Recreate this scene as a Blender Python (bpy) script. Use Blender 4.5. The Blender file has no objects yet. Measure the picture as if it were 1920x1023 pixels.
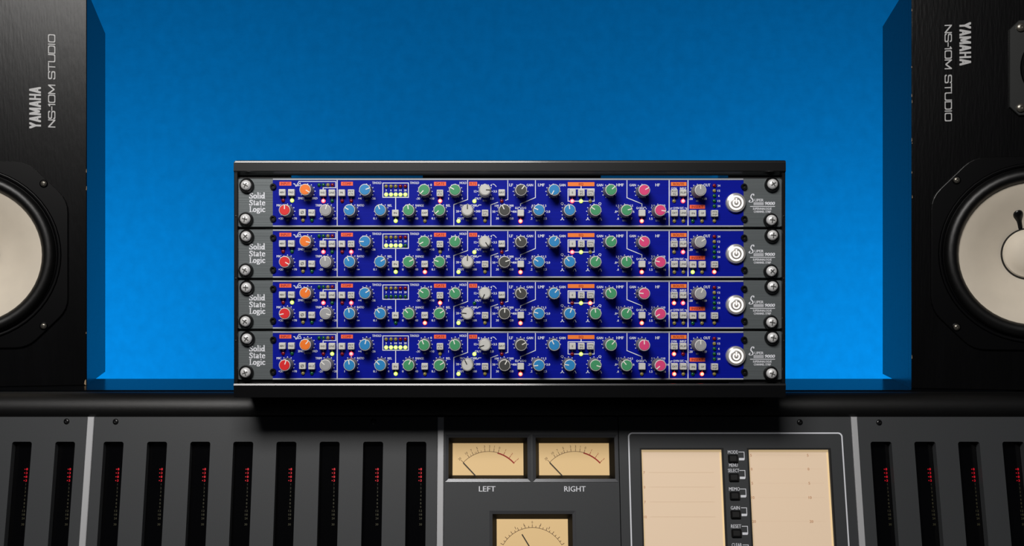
import bpy, bmesh, math, random
from mathutils import Matrix, Vector

random.seed(7)
SC = bpy.context.scene
COL = SC.collection
F = 2117.0                      # focal length in pixels of a 1920 px wide frame
CX, CY = 900.0, 545.0           # where the optical axis meets the frame
CZ = 1.2                        # camera height above the floor (m)

# ------------------------------------------------------------------ camera
cam_d = bpy.data.cameras.new('camera')
cam = bpy.data.objects.new('camera', cam_d)
COL.objects.link(cam)
cam.location = (0, 0, CZ)
cam.rotation_euler = (math.pi / 2, 0, 0)
cam_d.sensor_width = 36.0
cam_d.lens = 36.0 * F / 1920.0
cam_d.shift_x = (960 - CX) / 1920.0
cam_d.shift_y = (CY - 511.5) / 1920.0
cam_d.clip_start = 0.02
SC.camera = cam

# ------------------------------------------------------------------ world, lights, exposure
world = bpy.data.worlds.new('studio')
SC.world = world
world.use_nodes = True
world.node_tree.nodes['Background'].inputs[0].default_value = (0.55, 0.6, 0.7, 1)
world.node_tree.nodes['Background'].inputs[1].default_value = 0.025


def area(name, loc, target, sx, sy, power, col=(1, 1, 1)):
    d = bpy.data.lights.new(name, 'AREA')
    d.shape = 'RECTANGLE'
    d.size, d.size_y = sx, sy
    d.energy = power
    d.color = col
    o = bpy.data.objects.new(name, d)
    COL.objects.link(o)
    o.location = loc
    v = Vector(target) - Vector(loc)
    o.rotation_euler = v.to_track_quat('-Z', 'Y').to_euler()
    return o


KEY = area('key_softbox', (-0.20, 0.02, CZ + 0.70), (-0.05, 1.02, CZ - 0.02), 0.62, 0.34, 15.0, (1.0, 0.97, 0.94))
# two lamps standing behind the speakers wash the blue wall
for sx_ in (-1, 1):
    area('wall_lamp', (0.93 * sx_, 1.66, CZ - 0.32), (0.91 * sx_, 2.5, CZ - 0.32), 0.25, 0.35, 10.0, (0.90, 0.98, 1.0))

SC.view_settings.view_transform = 'Standard'
SC.view_settings.look = 'None'
SC.view_settings.exposure = 0.0
SC.view_settings.gamma = 1.0
SC.view_settings.use_curve_mapping = False


# ------------------------------------------------------------------ materials
def lin(c):
    out = []
    for v in c[:3]:
        v = v / 255.0
        out.append(v / 12.92 if v <= 0.04045 else ((v + 0.055) / 1.055) ** 2.4)
    return (*out, 1.0)


def mat(name, rgb, rough=0.5, metal=0.0, spec=0.5, emit=None, strength=0.0, bump=None, mottle=None, coat=0.0):
    """rgb in 0-255 sRGB. bump=(scale xyz, strength, distance); mottle=(scale xyz, amount)"""
    m = bpy.data.materials.new(name)
    m.use_nodes = True
    nt = m.node_tree
    b = nt.nodes['Principled BSDF']
    b.inputs['Base Color'].default_value = lin(rgb)
    b.inputs['Roughness'].default_value = rough
    b.inputs['Metallic'].default_value = metal
    b.inputs['Specular IOR Level'].default_value = spec
    b.inputs['Coat Weight'].default_value = coat
    b.inputs['Coat Roughness'].default_value = 0.12
    if emit:
        b.inputs['Emission Color'].default_value = lin(emit)
        b.inputs['Emission Strength'].default_value = strength
    if bump or mottle:
        tc = nt.nodes.new('ShaderNodeTexCoord')
    if bump:
        mp = nt.nodes.new('ShaderNodeMapping')
        mp.inputs['Scale'].default_value = bump[0]
        nz = nt.nodes.new('ShaderNodeTexNoise')
        nz.inputs['Scale'].default_value = 1.0
        nz.inputs['Detail'].default_value = 4.0
        bp = nt.nodes.new('ShaderNodeBump')
        bp.inputs['Strength'].default_value = bump[1]
        bp.inputs['Distance'].default_value = bump[2]
        nt.links.new(tc.outputs['Object'], mp.inputs['Vector'])
        nt.links.new(mp.outputs['Vector'], nz.inputs['Vector'])
        nt.links.new(nz.outputs['Fac'], bp.inputs['Height'])
        nt.links.new(bp.outputs['Normal'], b.inputs['Normal'])
    if mottle:
        mp = nt.nodes.new('ShaderNodeMapping')
        mp.inputs['Scale'].default_value = mottle[0]
        nz = nt.nodes.new('ShaderNodeTexNoise')
        nz.inputs['Scale'].default_value = 1.0
        nz.inputs['Detail'].default_value = 5.0
        cr = nt.nodes.new('ShaderNodeMapRange')
        cr.inputs['From Min'].default_value = 0.25
        cr.inputs['From Max'].default_value = 0.75
        cr.inputs['To Min'].default_value = 1.0 - mottle[1]
        cr.inputs['To Max'].default_value = 1.0 + mottle[1]
        mx = nt.nodes.new('ShaderNodeMix')
        mx.data_type = 'RGBA'
        mx.blend_type = 'MULTIPLY'
        mx.inputs['Factor'].default_value = 1.0
        mx.inputs['A'].default_value = lin(rgb)
        nt.links.new(tc.outputs['Object'], mp.inputs['Vector'])
        nt.links.new(mp.outputs['Vector'], nz.inputs['Vector'])
        nt.links.new(nz.outputs['Fac'], cr.inputs['Value'])
        nt.links.new(cr.outputs['Result'], mx.inputs['B'])
        nt.links.new(mx.outputs['Result'], b.inputs['Base Color'])
    return m


M = {}
M['wall'] = mat('blue_wall_paint', (0, 119, 196), 0.9, spec=0.03, bump=((26, 26, 60), 0.25, 0.002), mottle=((42, 42, 36), 0.075))
M['floor'] = mat('dark_floor', (42, 38, 36), 0.6, mottle=((3, 3, 3), 0.2))
M['case'] = mat('black_rack_steel', (7, 7, 8), 0.38, spec=0.4, bump=((3500, 3500, 3500), 0.08, 0.0001), coat=0.5)
M['case_dark'] = mat('black_rack_rail', (8, 8, 9), 0.45)
M['alu'] = mat('brushed_grey_aluminium', (104, 110, 112), 0.42, 0.35, mottle=((4, 4, 900), 0.14), bump=((6, 6, 1200), 0.25, 0.0004))
M['alu_edge_lit'] = mat('highlit_aluminium_edge', (196, 200, 210), 0.35, 0.25)  # bare panel edge, its caught light painted in as a lighter tone
M['blue'] = mat('blue_anodised_panel', (3, 20, 152), 0.5, 0.0, spec=0.12, mottle=((5, 5, 800), 0.10), bump=((6, 6, 1100), 0.15, 0.0003))
M['white_print'] = mat('white_silkscreen', (236, 238, 245), 0.6)
M['grey_print'] = mat('grey_silkscreen', (150, 155, 175), 0.6)
M['red_print'] = mat('dark_red_print', (170, 24, 10), 0.6)
M['black_print'] = mat('black_print', (40, 40, 40), 0.6)
M['tag_coral'] = mat('coral_label', (255, 104, 62), 0.55)
M['tag_orange'] = mat('orange_label', (255, 130, 46), 0.55)
M['skirt'] = mat('grey_knob_body', (128, 128, 130), 0.42)
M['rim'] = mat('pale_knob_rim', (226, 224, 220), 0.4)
M['skirt_white'] = mat('white_knob_body', (205, 203, 198), 0.42)
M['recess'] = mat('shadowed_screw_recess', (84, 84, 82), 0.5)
M['notch'] = mat('dark_pointer_line', (32, 32, 30), 0.5)
M['pointer'] = mat('white_pointer_line', (250, 248, 240), 0.45)
CAPS = dict(orange=(255, 128, 40), red=(232, 42, 46), grey=(168, 168, 170), blue=(42, 140, 205), green=(70, 158, 108),
            white=(214, 213, 208), dark=(72, 72, 70), pink=(232, 72, 130))
for k_, v_ in CAPS.items():
    M['cap_' + k_] = mat(k_ + '_knob_cap', v_, 0.42)
M['button'] = mat('pale_grey_button', (218, 217, 212), 0.45)
M['chrome'] = mat('polished_screw_steel', (242, 242, 242), 0.22, 0.3, bump=((520, 520, 520), 0.4, 0.0010))
M['steel'] = mat('brushed_switch_steel', (205, 203, 200), 0.24, 0.5)
M['black_plastic'] = mat('black_plastic_washer', (12, 12, 13), 0.3)
M['black_matte'] = mat('matte_black', (6, 6, 6), 0.6)
M['ring_light'] = mat('white_light_ring', (255, 250, 245), 0.5, emit=(255, 244, 236), strength=0.7)
LED_OFF = dict(R=(120, 8, 22), G=(14, 84, 46), Y=(140, 128, 66), C=(190, 140, 150))
LED_ON = dict(R=(255, 180, 178), G=(238, 251, 146), Y=(255, 212, 178))
LED_RIM = dict(R=(255, 30, 40), G=(180, 214, 50), Y=(255, 44, 20))
for k_ in LED_OFF:
    M['led_off_' + k_] = mat('unlit_led_' + k_, LED_OFF[k_], 0.18, spec=0.6)
for k_ in LED_ON:
    M['led_on_' + k_] = mat('lit_led_' + k_, LED_ON[k_], 0.3, emit=LED_ON[k_], strength=0.85)
    M['led_rim_' + k_] = mat('lit_led_rim_' + k_, LED_RIM[k_], 0.3, emit=LED_RIM[k_], strength=3.2 if k_ != 'G' else 1.1)
M['cab'] = mat('black_stained_wood', (6, 6, 7), 0.28, spec=0.2, bump=((420, 420, 60), 0.22, 0.0006), mottle=((60, 60, 9), 0.35))
M['flange'] = mat('black_driver_flange', (4, 4, 5), 0.3, spec=0.25)
M['rubber'] = mat('black_rubber_surround', (7, 7, 7), 0.38, bump=((2800, 2800, 2800), 0.35, 0.0003))
M['cone'] = mat('off_white_paper_cone', (224, 213, 195), 0.75, mottle=((50, 50, 50), 0.04))
M['speaker_print'] = mat('silver_grey_lettering', (184, 184, 184), 0.5)
M['chip'] = mat('bare_wood_chip', (168, 142, 112), 0.8)
M['coat'] = mat('grey_powder_coat', (60, 62, 64), 0.5, spec=0.4, bump=((2600, 2600, 2600), 0.2, 0.0003), mottle=((2300, 2300, 2300), 0.34))
M['strip'] = mat('silver_divider_strip', (190, 191, 193), 0.5, 0.2, mottle=((40, 40, 5), 0.08))
M['gloss_top'] = mat('glossy_black_top', (7, 8, 10), 0.2, spec=0.02, mottle=((14, 60, 14), 0.2), bump=((8, 90, 8), 0.05, 0.001))
M['vinyl'] = mat('black_vinyl_padding', (8, 8, 8), 0.4, bump=((3200, 3200, 3200), 0.4, 0.0003))
M['window'] = mat('smoked_meter_window', (4, 4, 5), 0.12, spec=0.5)
M['digit_red'] = mat('red_lit_digit', (190, 10, 30), 0.4, emit=(214, 12, 38), strength=0.32)
M['digit_dim'] = mat('dim_olive_digit', (52, 50, 34), 0.5, emit=(60, 56, 34), strength=0.35)
M['vu_face'] = mat('backlit_cream_dial', (214, 186, 140), 0.6, emit=(232, 190, 124), strength=0.32)
M['vu_black'] = mat('meter_bezel_black', (5, 5, 5), 0.5, spec=0.3)
M['vu_bevel'] = mat('satin_bezel_edge', (88, 89, 92), 0.22, 0.35)
M['vu_print'] = mat('brown_dial_print', (90, 60, 40), 0.6)
M['vu_red'] = mat('red_dial_arc', (170, 30, 18), 0.6)
M['screen'] = mat('backlit_screen', (200, 178, 150), 0.5, emit=(236, 208, 180), strength=0.42)
M['screen_edge'] = mat('backlit_screen_edge', (210, 180, 130), 0.5, emit=(248, 216, 166), strength=0.5)
M['screen_print'] = mat('pale_brown_screen_print', (176, 134, 100), 0.6, emit=(176, 134, 100), strength=0.34)
M['desk'] = mat('dark_desk', (30, 30, 32), 0.55)


# ------------------------------------------------------------------ mesh helpers
class MB:
    """collects faces; local frame: x right, z up, -y towards the viewer"""

    def __init__(self):
        self.v, self.f, self.mi, self.mats, self.sm = [], [], [], [], []

    def _m(self, m):
        if m not in self.mats:
            self.mats.append(m)
        return self.mats.index(m)

    def add(self, verts, faces, m, smooth=False):
        o = len(self.v)
        self.v.extend(verts)
        i = self._m(m)
        for fc in faces:
            self.f.append([a + o for a in fc])
            self.mi.append(i)
            self.sm.append(smooth)

    def box(self, x0, x1, y0, y1, z0, z1, m):
        v = [(x, y, z) for x in (x0, x1) for y in (y0, y1) for z in (z0, z1)]
        self.add(v, [(0, 1, 3, 2), (4, 6, 7, 5), (0, 4, 5, 1), (2, 3, 7, 6), (0, 2, 6, 4), (1, 5, 7, 3)], m)

    def plate(self, poly, y0, y1, m, bevel=0.0, smooth=False, back=False):
        """poly (x,z) counter-clockwise seen from the front; front at y0 (nearer), back at y1"""
        n = len(poly)
        cx = sum(p[0] for p in poly) / n
        cz = sum(p[1] for p in poly) / n
        rings = []
        if bevel > 0:
            ins = []
            for i in range(n):
                a, b, c = poly[i - 1], poly[i], poly[(i + 1) % n]
                d1 = Vector((b[0] - a[0], b[1] - a[1])).normalized()
                d2 = Vector((c[0] - b[0], c[1] - b[1])).normalized()
                nr = Vector((-(d1.y + d2.y), d1.x + d2.x))
                if nr.length < 1e-9:
                    nr = Vector((-d1.y, d1.x))
                nr.normalize()
                k = max(0.35, nr.dot(Vector((-d1.y, d1.x))))
                ins.append((b[0] + nr.x * bevel / k, b[1] + nr.y * bevel / k))
            rings = [(ins, y0), (poly, y0 + bevel), (poly, y1)]
        else:
            rings = [(poly, y0), (poly, y1)]
        v = []
        for ring, y in rings:
            v += [(p[0], y, p[1]) for p in ring]
        fs = [tuple(range(n))]
        for r in range(len(rings) - 1):
            for i in range(n):
                j = (i + 1) % n
                fs.append((r * n + i, (r + 1) * n + i, (r + 1) * n + j, r * n + j))
        if back:
            fs.append(tuple(reversed(range((len(rings) - 1) * n, len(rings) * n))))
        self.add(v, fs, m, smooth)

    def lathe(self, prof, m, seg=24, cx=0.0, cz=0.0, smooth=True, a0=0.0):
        """prof: list of (radius, height towards viewer) revolved about the y axis"""
        v, fs, idx = [], [], []
        for r, h in prof:
            if r < 1e-7:
                idx.append([len(v)])
                v.append((cx, -h, cz))
            else:
                idx.append(list(range(len(v), len(v) + seg)))
                for i in range(seg):
                    a = a0 + 2 * math.pi * i / seg
                    v.append((cx + r * math.cos(a), -h, cz + r * math.sin(a)))
        for A, B in zip(idx[:-1], idx[1:]):
            for i in range(seg):
                j = (i + 1) % seg
                if len(A) == 1 and len(B) == 1:
                    continue
                if len(A) == 1:
                    fs.append((A[0], B[i], B[j]))
                elif len(B) == 1:
                    fs.append((A[i], A[j], B[0]))
                else:
                    fs.append((A[i], A[j], B[j], B[i]))
        self.add(v, fs, m, smooth)

    def extrude_x(self, prof, x0, x1, m, smooth=False):
        """prof: closed (y,z) outline extruded along x"""
        n = len(prof)
        v = [(x0, p[0], p[1]) for p in prof] + [(x1, p[0], p[1]) for p in prof]
        fs = [tuple(range(n)), tuple(reversed(range(n, 2 * n)))]
        self.add(v, fs, m, False)
        self.add(v, [(i, n + i, n + (i + 1) % n, (i + 1) % n) for i in range(n)], m, smooth)

    def flat(self, poly, y, m):
        self.add([(p[0], y, p[1]) for p in poly], [tuple(range(len(poly)))], m)

    def line(self, pts, w, y, m):
        for (a, b) in zip(pts[:-1], pts[1:]):
            y -= 3e-6
            d = Vector((b[0] - a[0], b[1] - a[1]))
            if d.length < 1e-9:
                continue
            d.normalize()
            nx, nz = -d.y * w / 2, d.x * w / 2
            ex, ez = d.x * w / 2, d.y * w / 2
            self.flat([(a[0] - ex - nx, a[1] - ez - nz), (b[0] + ex - nx, b[1] + ez - nz),
                       (b[0] + ex + nx, b[1] + ez + nz), (a[0] - ex + nx, a[1] - ez + nz)], y, m)

    def dot(self, x, z, r, y, m, n=10):
        self.flat([(x + r * math.cos(2 * math.pi * i / n), z + r * math.sin(2 * math.pi * i / n)) for i in range(n)], y, m)

    def nib(self, pts, wx, wz, y, m, slant=0.0):
        """broad-nib pen stroke, for contrast lettering"""
        for (a, b) in zip(pts[:-1], pts[1:]):
            y -= 3e-6
            cs = []
            for p in (a, b):
                for sx in (-1, 1):
                    for sz in (-1, 1):
                        cs.append((p[0] + sx * wx / 2 + slant * sz * wz / 2, p[1] + sz * wz / 2))
            self.flat(hull(cs), y, m)

    def build(self, name, parent=None, loc=(0, 0, 0), rot=(0, 0, 0)):
        me = self.mesh(name)
        return link(name, me, parent, loc, rot)

    def mesh(self, name):
        me = bpy.data.meshes.new(name)
        me.from_pydata(self.v, [], self.f)
        for m in self.mats:
            me.materials.append(M[m])
        me.polygons.foreach_set('material_index', self.mi)
        me.polygons.foreach_set('use_smooth', self.sm)
        me.update()
        if any(self.sm):
            bm = bmesh.new()
            bm.from_mesh(me)
            for e in bm.edges:
                if len(e.link_faces) == 2 and e.calc_face_angle(0) > math.radians(40):
                    e.smooth = False
            bm.to_mesh(me)
            bm.free()
        return me


def hull(pts):
    pts = sorted(set((round(p[0], 8), round(p[1], 8)) for p in pts))

    def half(ps):
        h = []
        for p in ps:
            while len(h) >= 2 and (h[-1][0] - h[-2][0]) * (p[1] - h[-2][1]) - (h[-1][1] - h[-2][1]) * (p[0] - h[-2][0]) <= 0:
                h.pop()
            h.append(p)
        return h
    lo, hi = half(pts), half(reversed(pts))
    return lo[:-1] + hi[:-1]


def link(name, me, parent=None, loc=(0, 0, 0), rot=(0, 0, 0)):
    o = bpy.data.objects.new(name, me)
    COL.objects.link(o)
    o.location = loc
    o.rotation_euler = rot
    if parent is not None:
        o.parent = parent
    return o


def thing(name, label, cat, loc=(0, 0, 0), rot=(0, 0, 0), group=None):
    o = link(name, None, None, loc, rot)
    o.empty_display_size = 0.02
    o['label'] = label
    o['category'] = cat
    if group:
        o['group'] = group
    return o


def rrect(x0, x1, z0, z1, r, n=4):
    pts = []
    for cx, cz, a in ((x1 - r, z0 + r, -90), (x1 - r, z1 - r, 0), (x0 + r, z1 - r, 90), (x0 + r, z0 + r, 180)):
        for i in range(n + 1):
            t = math.radians(a + 90 * i / n)
            pts.append((cx + r * math.cos(t), cz + r * math.sin(t)))
    return pts


def circle(cx, cz, r, n=20):
    return [(cx + r * math.cos(2 * math.pi * i / n), cz + r * math.sin(2 * math.pi * i / n)) for i in range(n)]


def eval_curve(cu):
    ob = bpy.data.objects.new('tmp', cu)
    COL.objects.link(ob)
    dg = bpy.context.evaluated_depsgraph_get()
    dg.update()
    ev = ob.evaluated_get(dg)
    me = ev.to_mesh()
    vs = [tuple(v.co) for v in me.vertices]
    fs = [tuple(p.vertices) for p in me.polygons]
    ev.to_mesh_clear()
    bpy.data.objects.remove(ob)
    return vs, fs


def holed_plate(mb, outer, holes, y0, y1, m, bevel=0.0):
    """flat plate with real openings; front at y0, back at y1"""
    cu = bpy.data.curves.new('plate', 'CURVE')
    cu.dimensions = '2D'
    cu.fill_mode = 'BOTH'
    cu.extrude = (y1 - y0) / 2 - bevel
    if bevel:
        cu.bevel_depth = bevel
        cu.bevel_resolution = 1
        cu.offset = -bevel
    for pts in [outer] + holes:
        sp = cu.splines.new('POLY')
        sp.points.add(len(pts) - 1)
        for p, q in zip(sp.points, pts):
            p.co = (q[0], q[1], 0, 1)
        sp.use_cyclic_u = True
    vs, fs = eval_curve(cu)
    bpy.data.curves.remove(cu)
    mid = (y0 + y1) / 2
    mb.add([(v[0], mid - v[2], v[1]) for v in vs], [tuple(f) for f in fs], m)


_tc = {}


def text_geo(s, bold):
    key = (s, bold)
    if key not in _tc:
        cu = bpy.data.curves.new('t', 'FONT')
        cu.body = s
        cu.size = 1.0
        cu.resolution_u = 2
        cu.offset = bold
        vs, fs = eval_curve(cu)
        bpy.data.curves.remove(cu)
        _tc[key] = (vs, fs)
    return _tc[key]


# squared monoline capitals and heavy condensed capitals, drawn stroke by stroke (unit cap height)
MONO = {
    'N': (.98, [[(.08, 0), (.08, 1), (.88, 0), (.88, 1)]]),
    'S': (.98, [[(.88, .82), (.84, .95), (.74, 1), (.22, 1), (.10, .94), (.07, .80), (.10, .60), (.22, .53), (.74, .49), (.86, .42), (.89, .22), (.86, .06), (.74, 0), (.20, 0), (.10, .05), (.06, .18)]]),
    '-': (.50, [[(.05, .48), (.42, .48)]]),
    '1': (.36, [[(.02, .82), (.20, 1), (.20, 0)]]),
    '0': (1.0, [[(.20, 0), (.10, .06), (.07, .20), (.07, .80), (.10, .94), (.20, 1), (.76, 1), (.86, .94), (.89, .80), (.89, .20), (.86, .06), (.76, 0), (.20, 0)]]),
    'M': (1.20, [[(.08, 0), (.08, 1), (.56, .12), (1.04, 1), (1.04, 0)]]),
    'T': (.96, [[(.02, 1), (.88, 1)], [(.45, 1), (.45, 0)]]),
    'U': (.98, [[(.08, 1), (.08, .20), (.11, .06), (.22, 0), (.74, 0), (.85, .06), (.88, .20), (.88, 1)]]),
    'D': (1.0, [[(.08, 0), (.08, 1), (.72, 1), (.84, .94), (.89, .80), (.89, .20), (.84, .06), (.72, 0), (.08, 0)]]),
    'I': (.28, [[(.10, 0), (.10, 1)]]),
    ' ': (.50, []),
}
MONO['O'] = MONO['0']
HEAVY = {
    'Y': (.66, [[(.10, 1), (.31, .50), (.31, 0)], [(.52, 1), (.31, .50)]]),
    'A': (.68, [[(.09, 0), (.31, 1), (.53, 0)], [(.18, .27), (.45, .27)]]),
    'M': (.82, [[(.10, 0), (.12, 1), (.38, .10), (.64, 1), (.66, 0)]]),
    'H': (.70, [[(.11, 0), (.11, 1)], [(.53, 0), (.53, 1)], [(.11, .5), (.53, .5)]]),
}


def strokes(mb, s, table, cx, cz, cap, width, m, y, rot, wx, wz):
    adv = sum(table[c][0] for c in s)
    k = width / adv
    c_, s_ = math.cos(math.radians(rot)), math.sin(math.radians(rot))
    x = -adv / 2
    for ch in s:
        a, sts = table[ch]
        for st in sts:
            tmp = MB()
            tmp.nib([((x + q[0]) * k, (wz / 2 + q[1] * (1 - wz) - .5) * cap) for q in st], wx * k, wz * cap, 0, m)
            y -= 4e-5
            mb.add([(cx + v[0] * c_ - v[2] * s_, y + v[1], cz + v[0] * s_ + v[2] * c_) for v in tmp.v], tmp.f, m)
        x += a


_capv = text_geo('H', 0.0)[0]
CAPH = max(v[1] for v in _capv) - min(v[1] for v in _capv)


def text(mb, s, cx, cz, cap, m, y=-0.0001, width=None, bold=0.0, rot=0.0, shear=0.0, align='c'):
    """lettering with cap height `cap`, optionally stretched to `width`; rot in degrees"""
    vs, fs = text_geo(s, 0.0)
    if not vs:
        return
    k = cap / CAPH
    x0, x1 = min(v[0] for v in vs), max(v[0] for v in vs)
    kx = k if width is None else width / max(1e-9, (x1 - x0))
    mx = (x0 + x1) / 2 if align == 'c' else (x0 if align == 'l' else x1)
    c, sn = math.cos(math.radians(rot)), math.sin(math.radians(rot))
    for ip, off in enumerate((0.0,) if bold <= 0 else (-bold, 0.0, bold)):
        out = []
        for v in vs:
            a = (v[0] + off - mx) * kx + shear * v[1] * k
            b = (v[1] - CAPH / 2) * k
            out.append((cx + a * c - b * sn, y - ip * 4e-6, cz + a * sn + b * c))
        mb.add(out, fs, m)


# contrast roman lettering, drawn stroke by stroke: glyph -> (advance, [(points, kind)])
def ell(cx, cz, rx, rz, a0=0, a1=360, n=14):
    return [(cx + rx * math.cos(math.radians(a0 + (a1 - a0) * i / n)), cz + rz * math.sin(math.radians(a0 + (a1 - a0) * i / n))) for i in range(n + 1)]


GLY = {
    'S': (.50, [[(.40, .55), (.39, .62), (.32, .69), (.21, .69), (.11, .62), (.09, .52), (.16, .43), (.32, .33), (.40, .22), (.38, .09), (.27, .02), (.14, .02), (.06, .09), (.05, .17)]], []),
    'o': (.49, [ell(.24, .235, .165, .225)], []),
    'l': (.25, [[(.12, .02), (.12, .76)]], [[(.03, .015), (.21, .015)], [(.03, .74), (.12, .76)]]),
    'i': (.25, [[(.12, .02), (.12, .46)], [(.12, .64), (.12, .68)]], [[(.03, .015), (.21, .015)], [(.03, .45), (.12, .46)]]),
    'd': (.53, [ell(.21, .235, .14, .22), [(.38, .02), (.38, .76)]], [[(.30, .74), (.38, .76)], [(.38, .015), (.48, .015)]]),
    't': (.35, [[(.15, .62), (.15, .10), (.20, .03)]], [[(.20, .03), (.31, .04)], [(.03, .46), (.30, .46)]]),
    'a': (.46, [ell(.18, .14, .12, .12), [(.33, .02), (.33, .36), (.27, .45)]], [[(.27, .45), (.15, .47), (.07, .40)], [(.33, .015), (.43, .015)]]),
    'e': (.46, [[(.38, .27), (.36, .40), (.24, .47), (.11, .40), (.07, .24), (.11, .08), (.24, .01), (.38, .08)]], [[(.09, .26), (.38, .26)]]),
    'L': (.48, [[(.15, .02), (.15, .70)]], [[(.04, .69), (.26, .69)], [(.04, .015), (.42, .015), (.45, .16)]]),
    'g': (.46, [ell(.21, .31, .13, .15), [(.12, .17), (.10, .08), (.20, .04), (.34, .02), (.39, -.07), (.31, -.17), (.17, -.18), (.06, -.12), (.10, -.02)]], [[(.31, .42), (.44, .46)]]),
    'c': (.43, [[(.36, .38), (.24, .47), (.11, .40), (.07, .24), (.11, .08), (.24, .01), (.37, .08)]], []),
}


def roman(mb, s, x, z, em, m, y=-0.0001, width=None):
    adv = sum(GLY[c][0] for c in s)
    k = em if width is None else width / adv
    for c in s:
        a, thick, thin = GLY[c]
        for st in thick:
            mb.nib([(x + p[0] * k, z + p[1] * em) for p in st], .128 * k, .065 * em, y, m)
        for st in thin:
            mb.nib([(x + p[0] * k, z + p[1] * em) for p in st], .055 * k, .055 * em, y - 6e-5, m)
        x += a * k


def W(px, py, Y):
    """world point seen at a measured frame position, at depth Y"""
    return ((px - CX) / F * Y, Y, CZ - (py - CY) / F * Y)


# ------------------------------------------------------------------ setting
mb = MB()
mb.box(-4, 4, 2.50, 2.60, 0, 3.2, 'wall')
wall = mb.build('wall_back')
wall['kind'] = 'structure'
wall['label'] = 'plain blue painted wall behind the speakers'
mb = MB()
mb.box(-4, 4, -1.5, 2.50, -0.05, 0, 'floor')
floor = mb.build('floor')
floor['kind'] = 'structure'
floor['label'] = 'dark studio floor'

# ------------------------------------------------------------------ mixing console
TOPZ = CZ - 0.0951
T0 = -math.radians(11.5)
P0 = Vector((0, 1.06, CZ - 0.1202))
RM = Matrix.Rotation(T0, 3, 'X')
PN = RM @ Vector((0, -1, 0))


def C(px, py):
    """frame position -> (x, z) on the sloping meter panel"""
    d = Vector(((px - CX) / F, 1, -(py - CY) / F))
    cpos = Vector((0, 0, CZ))
    t = (P0 - cpos).dot(PN) / d.dot(PN)
    q = RM.inverted() @ (cpos + d * t - P0)
    return (q.x, q.z)


PX = 1.06 / F                  # one frame pixel on the panel, in metres
console = thing('mixing_console', 'grey mixing console with slotted level meters, dial meters and two lit screens', 'mixing console', (0, 1.06, 0))


def cpart(mbx, name, parent=None, panel=False, label=None):
    """link a console part; panel parts live in the sloping panel frame"""
    o = mbx.build(name, parent or console)
    if panel and parent is None:
        o.location = (P0.x, P0.y - 1.06, P0.z)
        o.rotation_euler = (T0, 0, 0)
    elif parent is None:
        o.location = (0, -1.06, 0)
    if label:
        o['label'] = label
    return o


XW = 0.80
mb = MB()
mb.extrude_x([(1.090, TOPZ - .009), (1.222, TOPZ - .009), (1.222, 0.72), (1.012, 0.72)], -XW, XW, 'black_matte')
cpart(mb, 'bridge_body')
mb = MB()
mb.extrude_x([(1.0825, TOPZ - .008), (1.0825, TOPZ - .001), (1.0835, TOPZ), (1.223, TOPZ), (1.224, TOPZ - .001), (1.224, TOPZ - .008)][::-1], -XW, XW, 'gloss_top')
cpart(mb, 'bridge_top', label='glossy black shelf reflecting the blue wall')
mb = MB()
prof = [(1.0768 + .0158 * math.cos(math.radians(a)), TOPZ - .0168 + .0158 * math.sin(math.radians(a))) for a in range(0, 360, 15)]
mb.extrude_x(prof[::-1], -XW, XW, 'vinyl', smooth=True)
cpart(mb, 'padded_roll', label='rounded black vinyl padding along the top edge')
mb = MB()
mb.box(-XW, XW, 0.42, 1.222, 0.66, 0.72, 'desk')
cpart(mb, 'desk_surface')
for sx in (-1, 1):
    mb = MB()
    xa, xb = sorted((sx * 0.62, sx * 0.74))
    mb.plate(rrect(xa, xb, 0.0, 0.66, 0.01), 0.55, 1.2, 'desk', bevel=.004, back=True)
    cpart(mb, 'pedestal')

VB = -0.275                      # lower end of the sloping panel
VT = 0.002
PT = 0.0085                      # panel thickness
SLOT_L = [(23, 60), (104, 141)]
SLOT_M = [(194.5, 232), (276, 313.5), (357, 394.5), (437.5, 475), (518.5, 556), (599.5, 637), (681, 718.5), (762, 799.5)]
SLOT_R = [(1632, 1671.5), (1714, 1754), (1796, 1836.5), (1879, 1919.5), (1961, 2001.5)]
SLOT_L = [(-58, -21)] + SLOT_L


def slot_rect(a, b):
    x0, z1 = C(a, 827.5)
    x1, _ = C(b, 827.5)
    return x0, x1, -0.132, z1


def xat(px, py=800):
    return C(px, py)[0]


def panel_piece(name, xa, xb, holes, label=None):
    m_ = MB()
    holed_plate(m_, [(xa, VB), (xb, VB), (xb, VT), (xa, VT)], holes, 0.0, PT, 'coat')
    return cpart(m_, name, panel=True, label=label)


xs_l0, xs_l1 = xat(164.5, 787), xat(177, 787)
xs_m0, xs_m1 = xat(820.5, 795), xat(832.5, 795)
xs_r0, xs_r1 = xat(1595.5, 787), xat(1607, 787)
x_vu = xat(1159.6, 815)
gap = 0.0004


def slot_holes(lst):
    return [rrect(*slot_rect(a, b), 0.0022) for a, b in lst]


panel_piece('meter_panel', -XW, xs_l0 - gap, slot_holes(SLOT_L), 'grey panel with level meter slots at the far left')
panel_piece('meter_panel', xs_l1 + gap, xs_m0 - gap, slot_holes(SLOT_M), 'grey panel with eight level meter slots')
panel_piece('meter_panel', xs_r1 + gap, XW, slot_holes(SLOT_R), 'grey panel with level meter slots at the far right')
for a, b in ((xs_l0, xs_l1), (xs_m0, xs_m1), (xs_r0, xs_r1)):
    mb = MB()
    mb.plate([(a, VB), (b, VB), (b, VT), (a, VT)], -0.0012, PT, 'strip', bevel=.0005)
    cpart(mb, 'divider_strip', panel=True, label='silver metal strip between panels')

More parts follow.
